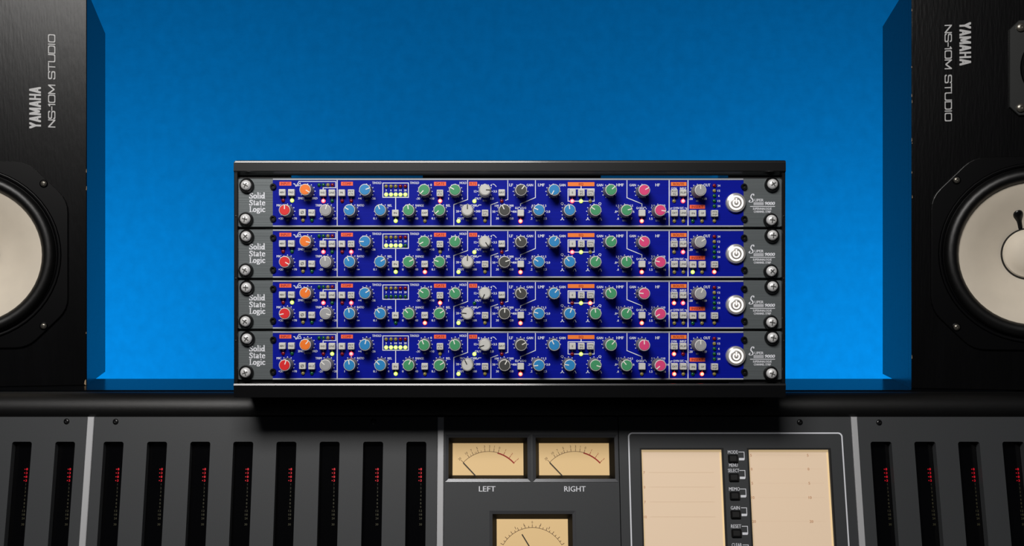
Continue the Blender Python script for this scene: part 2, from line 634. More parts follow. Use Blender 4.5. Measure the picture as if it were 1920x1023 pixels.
# level meter slots: smoked window, lit red digits and dim lower digits
for lst in (SLOT_L, SLOT_M, SLOT_R):
    for a, b in lst:
        x0, x1, z0, z1 = slot_rect(a, b)
        mb = MB()
        mb.plate([(x0 - .001, z0 - .001), (x1 + .001, z0 - .001), (x1 + .001, z1 + .001), (x0 - .001, z1 + .001)], PT + .0005, PT + .004, 'window', back=True)
        win = cpart(mb, 'level_meter', panel=True)
        dx = C(a + (30 if a > 1600 else 27.5), 878)[0] * (1.055 + PT) / 1.055
        mr, md = MB(), MB()
        nums = ['9', '6', '3', '0', '1', '2', '3', '4', '6', '8', '9', '12', '18', '24', '', '30']
        for i, s in enumerate(nums):
            if not s:
                continue
            zz = C(a, 878.3 + 7.15 * i - (3 if i == 15 else 0))[1]
            yy = PT + .0004
            if i < 4:
                text(mr, '8' if i % 2 == 0 else '3', dx, zz, .0021, 'digit_red', y=yy, bold=.05)
                mr.flat([(dx - .0023, zz - .0004), (dx - .0014, zz - .0004), (dx - .0014, zz + .0004), (dx - .0023, zz + .0004)], yy, 'digit_red')
            else:
                text(md, s, dx, zz, .0019, 'digit_dim', y=yy, width=None if len(s) < 2 else .0026)
        mr.build('lit_digits', win)
        md.build('dim_digits', win)

# panel screws along the upper edge
for px, py in ((125, 789.5), (217, 790), (1499.5, 791), (1648, 791.5), (700, 790)):
    x, z = C(px, py)
    mb = MB()
    mb.lathe([(.0027, 0), (.0027, .0006), (.0020, .0013), (.0012, .0015), (.0012, .0006), (0, .0006)], 'black_plastic', 16, x, z)
    cpart(mb, 'panel_screw', panel=True)

# dial meter panel
hV = []
VUS = [(835.5, 994.5, 814, 903, 848.5, 981.5, 829.5, 890), (998.5, 1157.5, 814, 903, 1011, 1143, 829.5, 890)]


def crect(a, b, t, bt):
    x0, z1 = C(a, t)
    x1 = C(b, t)[0]
    z0 = C(a, bt)[1]
    return x0, x1, z0, z1


vu_rects = []
for v in VUS:
    vu_rects.append((crect(*v[:4]), crect(*v[4:])))
x0, x1, z0, z1 = crect(917.5, 1079, 957, 1046)
i0 = crect(931.5, 1065.5, 972.5, 1033)
vu_rects.append(((x0, x1, z0, z1), i0))
for o_, i_ in vu_rects:
    hV.append([(o_[0], o_[2]), (o_[1], o_[2]), (o_[1], o_[3]), (o_[0], o_[3])])
vp = panel_piece('dial_meter_panel', xs_m1 + gap, x_vu - gap, hV, 'grey panel holding the dial meters')
mb = MB()
x, z = C(913.5, 916)
text(mb, 'LEFT', x, z, 9.6 * PX, 'white_print', y=-.0002, width=30.5 * PX, bold=.012)
x, z = C(1078, 916)
text(mb, 'RIGHT', x, z, 9.6 * PX, 'white_print', y=-.0002, width=39.5 * PX, bold=.012)
mb.build('printed_lettering', vp)


def vu_meter(o_, i_, kind):
    """picture-frame bezel sloping down to a backlit dial"""
    mbz = MB()
    D = .0065

    def ring(ra, ya, rb, yb, m):
        A = [(ra[0], ra[2]), (ra[1], ra[2]), (ra[1], ra[3]), (ra[0], ra[3])]
        B = [(rb[0], rb[2]), (rb[1], rb[2]), (rb[1], rb[3]), (rb[0], rb[3])]
        mbz.add([(p[0], ya, p[1]) for p in A] + [(p[0], yb, p[1]) for p in B],
                [(i, (i + 1) % 4, 4 + (i + 1) % 4, 4 + i) for i in range(4)], m)
    e = .0029
    mid = (o_[0] + e, o_[1] - e, o_[2] + e, o_[3] - e)
    ring(o_, -.0004, mid, .0005, 'vu_bevel')
    ring(mid, .0005, i_, D, 'vu_black')
    root = cpart(mbz, 'dial_meter', panel=True, label={0: 'left dial meter', 1: 'right dial meter', 2: 'lower centre dial meter'}[kind])
    f_ = MB()
    f_.plate([(i_[0], i_[2]), (i_[1], i_[2]), (i_[1], i_[3]), (i_[0], i_[3])], D, D + .002, 'vu_face', back=True)
    f_.build('dial_face', root)
    w, h = i_[1] - i_[0], i_[3] - i_[2]
    s = w / 560.0
    ox, oz = i_[0], i_[3]
    yp = D - .0002

    def q(X, Z):
        return (ox + X * s, oz - Z * s)
    pr, rd = MB(), MB()
    if kind < 2:
        cx_, cz_, R_ = 285, 340, 275
        A0, A1 = 136.5, 43.0

        def on(a, r):
            return q(cx_ + r * math.cos(math.radians(a)), cz_ - r * math.sin(math.radians(a)))
        a_zero = 74
        pr.line([on(A0 + (a_zero - A0) * i / 14, R_) for i in range(15)], 3 * s, yp, 'vu_print')
        rd.line([on(a_zero + (A1 - a_zero) * i / 8, R_ - 3) for i in range(9)], 10 * s, yp, 'vu_red')
        for a, lab, red in ((136.5, '20', 0), (124, '10', 0), (116, '7', 0), (107, '5', 0), (96, '3', 0), (88.5, '2', 0), (81.5, '1', 0), (74, '0', 0), (64.5, '1', 1), (54, '2', 1), (43, '3', 1)):
            b_ = rd if red else pr
            m_ = 'vu_red' if red else 'vu_print'
            b_.line([on(a, R_), on(a, R_ + 24)], 3.5 * s, yp, m_)
            x_, z_ = on(a, R_ + 40)
            text(b_, lab, x_, z_, 17 * s, m_, y=yp, rot=a - 90)
        for a in (120, 112, 110, 102):
            pr.line([on(a, R_), on(a, R_ + 14)], 2.5 * s, yp, 'vu_print')
        nd = MB()
        a_, b_ = q(86, 155), q(182, 256)
        nd.line([a_, b_], 8.5 * s, D - .0012, 'notch')
    else:
        cx_, cz_, R_ = 280, 330, 265

        def on(a, r):
            return q(cx_ + r * math.cos(math.radians(a)), cz_ - r * math.sin(math.radians(a)))
        for a in range(30, 151, 6):
            L_ = 22 if (a - 90) % 12 == 0 else 12
            pr.line([on(a, R_), on(a, R_ + L_)], 4 * s, yp, 'vu_print')
        pr.line([on(30 + 5 * i, R_) for i in range(25)], 3 * s, yp, 'vu_print')
        x_, z_ = q(280, 24)
        text(pr, '0', x_, z_, 17 * s, 'vu_print', y=yp)
        for a in (63, 77, 103, 117):
            x_, z_ = on(a, R_ + 32)
            pr.line([on(a, R_ + 20), on(a, R_ + 36)], 4 * s, yp, 'vu_print')
        nd = MB()
        nd.line([q(280, 250), q(200, 120)], 8.5 * s, D - .0012, 'notch')
    pr.build('scale_print', root)
    if rd.v:
        rd.build('red_scale_arc', root)
    nd.build('needle', root)


for k_, (o_, i_) in enumerate(vu_rects):
    vu_meter(o_, i_, k_)

# screen panel
SCR = [(1201, 1355), (1402, 1556)]
hS, sr = [], []
for a, b in SCR:
    x0, z1 = C(a, 841)
    x1 = C(b, 841)[0]
    sr.append((x0, x1, -.20, z1))
    hS.append([(x0, -.20), (x1, -.20), (x1, z1), (x0, z1)])
sp = panel_piece('screen_panel', x_vu + gap, xs_r0 - gap, hS, 'grey panel holding two screens and a column of buttons')
mb = MB()
oa = crect(1178.5, 1578, 811.5, 1100)
r = .0035
pts = [(oa[0], -.22), (oa[0], oa[3] - r)] + [(oa[0] + r - r * math.cos(t), oa[3] - r + r * math.sin(t)) for t in [math.radians(22.5 * i) for i in range(1, 5)]]
pts += [(oa[1] - r + r * math.sin(t), oa[3] - r + r * math.cos(t)) for t in [math.radians(22.5 * i) for i in range(0, 5)]] + [(oa[1], -.22)]
mb.line(pts, .00125, -.0002, 'white_print')
cols = [('MODE', 1374, 847, 18.5), ('MENU', 1375, 871.5, 16), ('SELECT', 1375.5, 881.5, 21), ('MEMO', 1377, 916.2, 20), ('GAIN', 1378.5, 951.5, 16.5), ('RESET', 1380, 986, 18.5), ('CLEAR', 1381.5, 1021, 18.5)]
for s, px, py, w in cols:
    x, z = C(px, py)
    text(mb, s, x, z, 6.2 * PX, 'white_print', y=-.0002, width=w * PX, bold=.012)
BTN = [(1374, 859.5, 847), (1375.6, 894.5, 881.5), (1377.2, 929, 916.2), (1378.8, 964, 951.5), (1380.4, 999, 986), (1382, 1034, 1021)]
for px, pb, pt in BTN:
    a, b = C(px + 11, pt), C(px + 21, pt)
    c_ = C(px + 21, pb + 1)
    mb.line([a, b, (b[0], c_[1])], .0006, -.0002, 'white_print')
    q0, q1 = C(px + 11.5, pb + .8), C(px + 21.3, pb + .8)
    mb.flat([(q0[0], q0[1] - .0011), (q1[0], q0[1] - .0011), (q1[0], q0[1] + .0011), (q0[0], q0[1] + .0011)], -.0002, 'white_print')
mb.build('printed_lettering', sp)
for px, pb, pt in BTN:
    x, z = C(px, pb)
    mb = MB()
    mb.plate(rrect(x - .0046, x + .0046, z - .0037, z + .0037, .001, 3), -.0022, .001, 'black_plastic', bevel=.0006)
    mb.plate(rrect(x - .0033, x + .0033, z - .0026, z + .0026, .0008, 3), -.0026, -.002, 'black_matte', bevel=.0003)
    cpart(mb, 'push_button', panel=True)
for k_, (x0, x1, z0, z1) in enumerate(sr):
    mb = MB()
    e = .0006
    D = .004
    mb.plate([(x0 + e, z0), (x1 - e, z0), (x1 - e, z1 - e), (x0 + e, z1 - e)], D, D + .004, 'screen', back=True)
    s_ = cpart(mb, 'display_screen', panel=True, label=('left' if k_ == 0 else 'right') + ' cream backlit screen')
    mb = MB()                                           # brighter strip where the backlight tube sits
    mb.box(x0 + e, x1 - e, D - .0002, D, z1 - .0026, z1 - e, 'screen_edge')
    for xx in (x0 + e, x1 - e - .0016):
        mb.box(xx, xx + .0016, D - .0002, D, z0, z1 - .0026, 'screen_edge')
    mb.build('backlight_edge', s_)
    mb = MB()
    mb.line([(x0, z0), (x0, z1), (x1, z1), (x1, z0)], .0016, -.0001, 'black_matte')
    mb.build('screen_bezel', s_)
    g = MB()
    yp = D - .0003
    if k_ == 0:
        for s, py in (('7', 885), ('0', 912.5), ('7', 940.5), ('10', 968.5)):
            z = C(1207, py)[1]
            x = x0 + .0032
            text(g, s, x, z, .0022, 'screen_print', y=yp, bold=.02)
            for i in range(46):
                xx = x0 + .008 + i * .00132
                g.flat([(xx, z), (xx + .0006, z), (xx + .0006, z + .0002), (xx, z + .0002)], yp, 'screen_print')
    else:
        for s, py in (('5', 852.5), ('0', 878.5), ('5', 905), ('10', 932), ('20', 977)):
            for off in (.0036, .0567):
                x, z = x0 + off, C(1411, py)[1]
                text(g, s, x, z, .0024, 'screen_print', y=yp, bold=.02)
            for i in range(0, 56):
                xx = x0 + .009 + i * .0011
                g.flat([(xx, z), (xx + .0003, z), (xx + .0003, z + .00015), (xx, z + .00015)], yp, 'screen_print')
    g.build('scale_print', s_)


# ------------------------------------------------------------------ rack case
RY = 0.996
case = thing('rack_case', 'black steel rack case holding four blue channel strips', 'rack case', (W(956, 745, RY)[0], RY, TOPZ))
CL, CR = W(438, 400, RY)[0] - case.location.x, W(1473.5, 400, RY)[0] - case.location.x
zt = W(900, 299.5, RY)[2] - TOPZ
zl = W(900, 320.5, RY)[2] - TOPZ
zb = .0011
zbl = W(900, 718.5, RY)[2] - TOPZ
DEP = .27
mb = MB()
r = .0035
zu = W(900, 327.5, RY)[2] - TOPZ
prof = [(.0048, zu), (.0062, zu), (.0062, zt - .004), (DEP, zt - .004), (DEP, zt), (.0062, zt)]
tl = math.tan(math.radians(1.5))                   # face leans back a little under a narrow chamfer
y_t = (zt - .0022 - zl) * tl
prof += [(y_t + .0022, zt - .0001), (y_t + .0012, zt - .0004), (y_t + .00032, zt - .0009), (y_t, zt - .0024)]
prof += [(0.0, zl + .0002), (.0005, zl - .0004), (.0016, zl - .0010)]
secs = []                                          # rounded ends, larger on the left
for xe, sg, rr in ((CL, 1, .0032), (CR, -1, .0012)):
    row = [(xe + sg * rr * (1 - math.sin(math.radians(a))), rr * (1 - math.cos(math.radians(a)))) for a in (0, 18, 36, 54, 72, 90)]
    secs += row[::-1] if sg > 0 else row
nP = len(prof)
vv = [(x, y, min(z, zt - d)) for x, d in secs for y, z in prof]
ff = [tuple(range(nP)), tuple(reversed(range((len(secs) - 1) * nP, len(secs) * nP)))]
for k in range(len(secs) - 1):
    ff += [(k * nP + i, (k + 1) * nP + i, (k + 1) * nP + (i + 1) % nP, k * nP + (i + 1) % nP) for i in range(nP)]
mb.add(vv, ff, 'case')
mb.build('top_panel', case)
mb = MB()
mb.box(W(792, 330, 1.0)[0] - case.location.x, W(1128, 330, 1.0)[0] - case.location.x, .010, .012, zu - .004, zt - .004, 'case_dark')
mb.build('front_baffle', case)
mb = MB()
mb.box(CL + .006, CR - .006, .0095, .20, zb + .004, W(900, 712.5, 1.0)[2] - TOPZ, 'case_dark')  # added block, stops the blue wall showing through the bottom gap
mb.build('gap_blocker', case)
mb = MB()
r = .0012
prof = [(.0012, zb), (DEP, zb), (DEP, zb + .004), (.0035, zb + .004), (.0035, zbl - r)]
prof += [(.0034, zbl - .0002), (.0030, zbl), (.0009, zbl), (.0006, zbl - .0002), (0.0, zbl - .0017)]
mb.extrude_x(prof[::-1], CL, CR, 'case')
mb.build('bottom_panel', case)
for s_, (a, b) in enumerate(((CL, CL + .0034), (CR - .0030, CR))):
    mb = MB()
    mb.plate([(a, zb), (b, zb), (b, zl - .001), (a, zl - .001)], .0012, DEP, 'case', bevel=.0005, back=True)
    mb.build('side_panel', case)
    mb = MB()
    q0, q1 = (b, b + .046) if s_ == 0 else (a - .046, a)
    mb.plate([(q0, zb + .004), (q1, zb + .004), (q1, zt - .004), (q0, zt - .004)], .0075, .0095, 'case_dark', back=True)
    mb.build('rail', case)
    for k in range(3):
        mb = MB()
        zc = zb + .05 + k * .055
        mb.lathe([(.0009, 0), (.0008, .0006), (0, .0008)], 'case_dark', 8, (a + b) / 2, zc)
        mb.build('case_screw', case, (0, .0012, 0))
for sx in (-1, 1):
    for yy in (.11, .21):
        mb = MB()
        mb.box(sx * .2 - .008, sx * .2 + .008, yy, yy + .016, 0, zb, 'black_matte')
        mb.build('foot', case)

# ------------------------------------------------------------------ channel strips
UX = W(956, 430, 1.0)[0]
U2 = 429.9
PITCH = 95.43


def u(px, py, h=0.0):
    """frame position measured on the second strip -> local (x, z), for a surface h in front of the faceplate"""
    k = (1.0 - h) / F
    return ((px - CX) * k - UX, -(py - CY) * k - (CY - U2) / F)


p = 1.0 / F
PXS = p
# ---- shared meshes
m_plate = MB()
z_top, z_bot = 0.0, -91.0 * p
m_plate.plate(rrect(u(445.5, 430)[0], u(1466.5, 430)[0], z_bot, z_top, .002, 3), 0, .003, 'alu', bevel=.0005, back=True)
ME_PLATE = m_plate.mesh('faceplate')
m_blue = MB()
bx0, bx1 = u(511.6, 430)[0], u(1393.8, 430)[0]
bz1, bz0 = u(900, 433.2)[1], u(900, 517.6)[1]
m_blue.plate([(bx0, bz0), (bx1, bz0), (bx1, bz1), (bx0, bz1)], -.0004, 0.0, 'blue')
ME_BLUE = m_blue.mesh('blue_panel')
ME_EDGE = []
for za, zb_ in ((z_top - 3.2 * p, z_top - .2 * p), (z_bot + .2 * p, bz0 - .2 * p)):
    q = MB()
    q.plate([(bx0, za), (bx1, za), (bx1, zb_), (bx0, zb_)], -.0009, 0.0, 'alu_edge_lit', bevel=.0004)
    ME_EDGE.append(q.mesh('lit_edge_trim'))
m_ch = MB()
m_ch.box(-.217, .217, .003, .20, z_bot - .0008, z_top + .0008, 'case_dark')
ME_CHASSIS = m_ch.mesh('chassis')


def knob_meshes(cap):
    wh = cap == 'white'
    b = MB()
    sk = 'skirt_white' if wh else 'skirt'
    b.lathe([(.0056, 0), (.0057, .0004), (.0057, .0016), (.0054, .0022), (.00525, .0140), (.0051, .0149)], sk, 28)
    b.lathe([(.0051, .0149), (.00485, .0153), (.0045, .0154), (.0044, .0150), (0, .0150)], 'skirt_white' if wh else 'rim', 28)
    # dark line down the side under the pointer
    b.add([(-.0004, -.0153, .0050), (.0004, -.0153, .0050), (.0004, -.0050, .00545), (-.0004, -.0050, .00545)], [(0, 1, 2, 3)], 'notch')
    b.box(-.0004, .0004, -.0150, -.0040, .0050, .00555, 'notch')
    c = MB()
    c.lathe([(.0044, .0150), (.0044, .0154), (.0041, .0157), (0, .01575)], 'cap_' + cap, 28)
    n = MB()
    n.box(-.00042, .00042, -.01595, -.0150, .0008, .0047, 'notch' if wh else 'pointer')
    return b.mesh('knob'), c.mesh('knob_cap'), n.mesh('pointer')


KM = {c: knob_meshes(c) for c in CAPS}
bt = MB()
hb = .0029
bt.plate(rrect(-hb, hb, -hb, hb, .0006, 3), -.0050, 0, 'button', bevel=.0004)
ME_BTN = bt.mesh('push_button')


def led_mesh(col, lit):
    b = MB()
    r = .00165 if not lit else .00178
    if lit:
        b.lathe([(r * 1.05, 0), (r, .0006), (r * .84, .0012)], 'led_rim_' + col, 16)
        b.lathe([(r * .84, .0012), (r * .7, .0015), (r * .4, .0018), (0, .0019)], 'led_on_' + col, 16)
    else:
        b.lathe([(r, 0), (r, .0006), (r * .9, .0012), (r * .6, .0016), (0, .0018)], 'led_off_' + col, 16)
    return b.mesh('led')


LM = {(c, l): led_mesh(c, l) for c in 'RGY' for l in (0, 1)}
sb = MB()
sb.lathe([(.0028, 0), (.0028, .0018), (.0024, .0024), (.0015, .0024)], 'black_plastic', 18)
sb.lathe([(.0015, .0024), (.0015, .0008), (0, .0008)], 'black_matte', 6, smooth=False)
ME_SOCKET = sb.mesh('socket_bolt')
wa = MB()
wa.lathe([(.0064, 0), (.0066, .0014), (.0063, .0030), (.0057, .0040), (.0051, .0040), (.0046, .0030), (0, .0030)], 'black_plastic', 28)
ME_WASHER = wa.mesh('rack_screw')
hd = MB()
hd.lathe([(.0046, .0034), (.0046, .0048), (.0042, .0062), (.0030, .0072), (.0018, .0076), (0, .0077)], 'chrome', 24)
ME_HEAD = hd.mesh('screw_head')
cr = MB()
for a in (0, math.pi / 2):
    c_, s_ = math.cos(a), math.sin(a)
    L, w_ = .0023, .00045
    q = [(-L, -w_), (L, -w_), (L, w_), (-L, w_)]
    base = [(x * c_ - z * s_, x * s_ + z * c_) for x, z in q]
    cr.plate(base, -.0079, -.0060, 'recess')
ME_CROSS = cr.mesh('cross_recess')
pw = MB()
pw.lathe([(.0088, 0), (.0088, .0022), (.0083, .0031), (.0067, .0036)], 'steel', 40)
pw.lathe([(.0067, .0036), (.0064, .0030)], 'black_matte', 40)
pw.lathe([(.0048, .0038), (.0044, .0040), (0, .0040)], 'steel', 40)
ME_PWR = pw.mesh('power_switch')
pr_ = MB()
pr_.lathe([(.0066, .0032), (.0064, .0038), (.0053, .0040), (.0048, .0036)], 'ring_light', 40)
ME_PRING = pr_.mesh('light_ring')
ps = MB()
ps.line([(.0026 * math.sin(math.radians(a)), .0026 * math.cos(math.radians(a)) - .0003) for a in range(40, 321, 14)], .0012, -.0043, 'ring_light')
ps.line([(0, .0033), (0, .0002)], .0012, -.0043, 'ring_light')
ME_PSYM = ps.mesh('power_symbol')

# ---- control layout (frame positions measured on the second strip)
KNOBS = [  # name, x, y, cap, angles of the pointer on the four strips
    ('drive', 577.2, 453.6, 'orange', (122, 104, 32, 40)),
    ('mic', 539.3, 491.4, 'red', (0, 120, 258, 18)),
    ('trim', 614.6, 491.4, 'grey', (15, -3, 107, -50)),
    ('comp_threshold', 687.4, 453.9, 'blue', (70, -90, 57, 15)),
    ('ratio', 658.8, 491.4, 'blue', (-60, -28, -7, -7)),
    ('comp_release', 715.6, 491.4, 'blue', (-22, 57, -38, -45)),
    ('range', 768.0, 491.4, 'green', (-8, 65, -42, 25)),
    ('gate_threshold', 796.7, 454.1, 'green', (223, 240, -55, -23)),
    ('gate_release', 824.9, 491.4, 'green', (228, -72, 56, 57)),
    ('hold', 853.6, 454.1, 'green', (-62, 17, -30, -15)),
    ('low_pass', 909.2, 454.1, 'white', (92, 145, 205, 252)),
    ('high_pass', 876.7, 491.4, 'white', (0, 0, -85, -27)),
    ('lf_gain', 976.0, 454.1, 'dark', (38, -32, -28, 62)),
    ('lf_frequency', 945.3, 491.4, 'dark', (-26, 72, 3, 27)),
    ('lmf_gain', 1037.2, 454.1, 'blue', (208, 33, 40, -28)),
    ('lmf_frequency', 1008.9, 491.4, 'blue', (-68, -60, -73, 263)),
    ('lmf_width', 1065.8, 491.4, 'blue', (-8, -42, 20, -80)),
    ('hmf_width', 1113.5, 491.4, 'green', (-57, 30, -7, 107)),
    ('hmf_gain', 1142.2, 454.1, 'green', (48, 42, -28, 42)),
    ('hmf_frequency', 1171.0, 491.6, 'green', (75, -5, 28, -40)),
    ('hf_gain', 1203.4, 454.5, 'pink', (62, -50, -85, -3)),
    ('hf_frequency', 1233.1, 491.8, 'pink', (100, -78, 238, 228)),
    ('output', 1307.3, 454.6, 'grey', (-5, 58, 25, 0)),
]
BUTTONS = [  # legend lines, x, y of the cap face
    (('48V',), 529.1, 456.4), (('PAD',), 546.0, 456.4), (('VHD',), 605.1, 457.0), (('LINE',), 622.0, 457.0),
    (('Ø',), 566.8, 493.9), (('HI-Z',), 584.1, 494.4), (('PK',), 640.8, 457.0), (('FST', 'ATK'), 658.2, 457.0),
    (('IN',), 741.2, 495.0), (('EXP',), 796.2, 494.8), (('FST', 'ATK'), 824.9, 457.5), (('DYN', 'S/C'), 909.5, 495.0),
    (('INPUT',), 940.8, 456.8), ((), 976.4, 494.7), (('E',), 1073.5, 456.9), (('EQ', 'IN'), 1090.2, 456.9),
    (('DYN', 'S/C'), 1107.1, 456.9), ((), 1204.2, 494.8), (('POST', 'EQ'), 1264.7, 457.0), (('FLIP',), 1281.3, 457.0),
    (('EXT',), 1265.2, 494.9), (('LINK',), 1281.6, 494.9), (('IN',), 1299.8, 495.6), (('OP',), 1317.2, 495.4), (('MTR', 'INP'), 1340.5, 495.6),
]
LEDS = [  # key, x, y, colour, lit on strips, has a tick up to its button
    ('48v', 530.9, 471.2, 'R', (), 1), ('pad', 547.5, 471.2, 'G', (0, 2), 1),
    ('m1', 598.3, 442.0, 'G', (), 0), ('m2', 606.4, 442.0, 'G', (), 0), ('m3', 614.8, 442.0, 'Y', (), 0), ('m4', 623.2, 442.0, 'R', (), 0),
    ('vhd', 606.3, 472.0, 'R', (0, 1, 2), 1), ('line', 622.7, 472.0, 'G', (3,), 1),
    ('phase', 568.1, 508.3, 'Y', (), 1), ('hiz', 584.8, 508.3, 'G', (), 1),
    ('pk', 641.6, 472.0, 'R', (), 1), ('fst', 658.6, 472.0, 'R', (1, 2, 3), 1),
    ('cin', 741.9, 509.4, 'G', (0, 1, 3), 1), ('exp', 796.7, 509.6, 'Y', (1, 2), 1), ('gfst', 825.2, 472.0, 'Y', (0, 2), 1),
    ('lpf', 889.5, 472.4, 'G', (0, 1, 3), 0), ('hpf', 859.7, 509.6, 'G', (0, 1, 2, 3), 0), ('fdyn', 909.3, 509.2, 'Y', (), 1),
    ('inp', 940.8, 472.4, 'R', (), 1), ('lfb', 976.0, 509.9, 'Y', (0, 1, 2, 3), 1),
    ('e', 1072.9, 472.4, 'R', (0, 1), 1), ('eqin', 1089.5, 472.4, 'G', (0, 1, 2, 3), 1), ('eqdyn', 1106.7, 472.4, 'Y', (2,), 1),
    ('hfb', 1203.4, 509.7, 'Y', (0, 1, 2), 1), ('post', 1263.9, 472.3, 'Y', (2, 3), 1), ('flip', 1280.8, 472.3, 'R', (0, 1, 2), 1),
    ('ext', 1264.4, 509.8, 'Y', (3,), 1), ('link', 1281.3, 509.8, 'Y', (), 1),
    ('iin', 1299.0, 509.8, 'G', (1,), 1), ('iop', 1316.3, 509.8, 'Y', (3,), 1), ('mtr', 1339.4, 509.5, 'Y', (1,), 1),
    ('o1', 1339.4, 443.3, 'R', (), 0), ('o2', 1339.4, 452.8, 'Y', (), 0), ('o3', 1339.4, 462.4, 'G', (), 0), ('o4', 1339.4, 472.0, 'G', (), 0), ('o5', 1339.4, 481.6, 'G', (), 0),
]
for i, x in enumerate((724.0, 733.1, 741.9, 750.8, 759.9)):
    LEDS.append(('cu%d' % i, x, 444.4, 'YYYRR'[i], (), 0))
    LEDS.append(('cl%d' % i, x, 459.9, 'G', (0, 3) + ((1,) if i < 4 else ()), 0))
TAGS = [('INPUT', 524.1, 546.5, 436.1, 443.3, 'tag_coral'), ('COMP', 639.6, 661.8, 436.1, 443.3, 'tag_coral'),
        ('GATE', 813.8, 836.4, 436.2, 443.6, 'tag_coral'), ('FLTS', 879.5, 894.6, 436.2, 443.6, 'tag_coral'),
        ('EQ', 1064.5, 1114.4, 436.8, 444.3, 'tag_orange'), ('ROUTE', 1257.7, 1287.0, 436.7, 444.0, 'tag_orange'),
        ('INSERT', 1292.8, 1321.7, 479.4, 486.6, 'tag_coral')]

# ---- printing shared by all four strips
pm = MB()
YP = -.0005


def T(s, x, y, cap=4.0, w=None, m='white_print', bold=.03, rot=0, mbx=None, shear=0.0):
    a, b = u(x, y)
    text(mbx or pm, s, a, b, cap * p, m, y=YP, width=None if w is None else w * p, bold=bold, rot=rot, shear=shear)


def LN(pts, w=1.3, m='white_print'):
    pm.line([u(*q) for q in pts], w * p, YP, m)


for nm, x, y, cap, ang in KNOBS:
    a, b = u(x, y)
    for d in range(-150, 151, 30):
        if abs(d) == 150:
            rr = 12.9
        else:
            rr = 13.6
        t = math.radians(d)
        pm.dot(a + rr * p * math.sin(t), b + rr * p * math.cos(t), (.95 if abs(d) < 150 else .65) * p, YP, 'white_print')
# small end marks for the gain knobs
for x, y, l, r_, c_ in ((577.2, 453.6, '2ND', '3RD', 'DRIVE'), (539.3, 491.4, '+20', '+70', 'dB'), (614.6, 491.4, '-20', '+20', 'dB'),
                        (687.4, 453.9, '+4', '-26', 'dB'), (658.8, 491.4, '1', '∞', 'x:1'), (715.6, 491.4, '0.1', '4', 's'), (768, 491.4, '0', '40', 'dB'),
                        (796.7, 454.1, '-30', '+10', 'dB'), (824.9, 491.4, '0.1', '4', 's'), (853.6, 454.1, '1', '4', 's'),
                        (909.2, 454.1, 'OUT', '3.0', 'kHz'), (876.7, 491.4, 'OUT', '500', 'Hz'), (945.3, 491.4, '30', '450', 'Hz'),
                        (1008.9, 491.4, '.2', '2.5', 'kHz'), (1171, 491.6, '.6', '7', 'kHz'), (1233.1, 491.8, '1.5', '16', 'kHz'), (1307.3, 454.6, '-20', '+20', 'dB')):
    T(l, x - 12.6, y + 13.4, 4.0)
    T(r_, x + 13.0, y + 13.4, 4.0)
    T(c_, x, y + 17.0, 3.4, m='grey_print')
for s, x, y, cap, w in (('MIC', 523.4, 480.2, 4.2, 9), ('TRIM', 597.5, 480.2, 4.2, 12), ('RATIO', 676.2, 480.2, 4.2, 13), ('T/HOLD', 706.6, 438.1, 4.2, 17),
                        ('T/HOLD', 777.2, 438.1, 4.2, 17), ('HOLD', 868.3, 438.1, 4.2, 13), ('REL', 731, 480.5, 4.2, 8), ('RANGE', 787, 480.5, 4.2, 15.5), ('REL', 840.6, 480.5, 4.2, 8),
                        ('LF', 958.4, 442, 5.2, 6.5), ('GAIN', 993.4, 442.3, 4.4, 12), ('LMF', 1014.9, 442, 5.2, 12), ('GAIN', 1054.3, 442.3, 4.4, 12),
                        ('GAIN', 1124.6, 442.3, 4.4, 12), ('HMF', 1162.5, 442, 5.2, 13.5), ('GAIN', 1186, 442.3, 4.4, 12), ('HF', 1232.8, 442, 5.2, 8),
                        ('Q', 1053.9, 477, 4.6, None), ('Q', 1124.7, 477, 4.6, None), ('DYN', 1263.6, 448.6, 3.8, 9.5), ('INPUT', 1280.8, 448.6, 3.8, 12),
                        ('DYN S/C', 1272.4, 485.3, 3.8, 19), ('OUT', 1325.3, 442.2, 5.2, 12.5),
                        ('12', 891.2, 454.1, 4, None), ('8', 897.6, 442.6, 4, None), ('4', 920.8, 442.6, 4, None), ('3.5', 928.5, 454.1, 4, None),
                        ('70', 864.8, 480.5, 4, None), ('200', 889.9, 480.5, 4, None), ('20', 858, 491.4, 4, None), ('300', 896.6, 491.4, 4, None),
                        ('100', 931.5, 480.8, 4, None), ('300', 958.7, 480.8, 4, None), ('50', 926, 492, 4, None), ('400', 964.5, 492, 4, None),
                        ('.8', 997.7, 480.8, 4, None), ('1.5', 1021.4, 480.8, 4, None), ('.3', 991.6, 492, 4, None), ('2.0', 1027.8, 492, 4, None),
                        ('1.5', 1158.2, 480.8, 4, None), ('4.5', 1183.2, 480.8, 4, None), ('.8', 1154, 492, 4, None), ('6', 1188, 492, 4, None),
                        ('5', 1222.2, 480.8, 4, None), ('10', 1244.8, 480.8, 4, None), ('2', 1216.7, 492.4, 4, None), ('14', 1251, 492.4, 4, None),
                        ('0', 808.4, 442, 4, None),
                        ('24', 1347.7, 443.3, 3.6, 5), ('12', 1347.7, 452.8, 3.6, 4.6), ('6', 1347.7, 462.4, 3.6, None), ('12', 1347.7, 472, 3.6, 4.6), ('24', 1347.7, 481.6, 3.6, 5),
                        ('3', 724, 452.1, 3.6, None), ('6', 733.1, 452.1, 3.6, None), ('10', 741.9, 452.1, 3.6, 4.5), ('14', 750.8, 452.1, 3.6, 4.5), ('20', 759.9, 452.1, 3.6, 4.8),
                        ('E/', 968.3, 485.1, 4, None), ('/G×3', 981.8, 485.1, 4, 9), ('G×3/E/', 1199.5, 485.3, 4, 13)):
    T(s, x, y, cap, w)
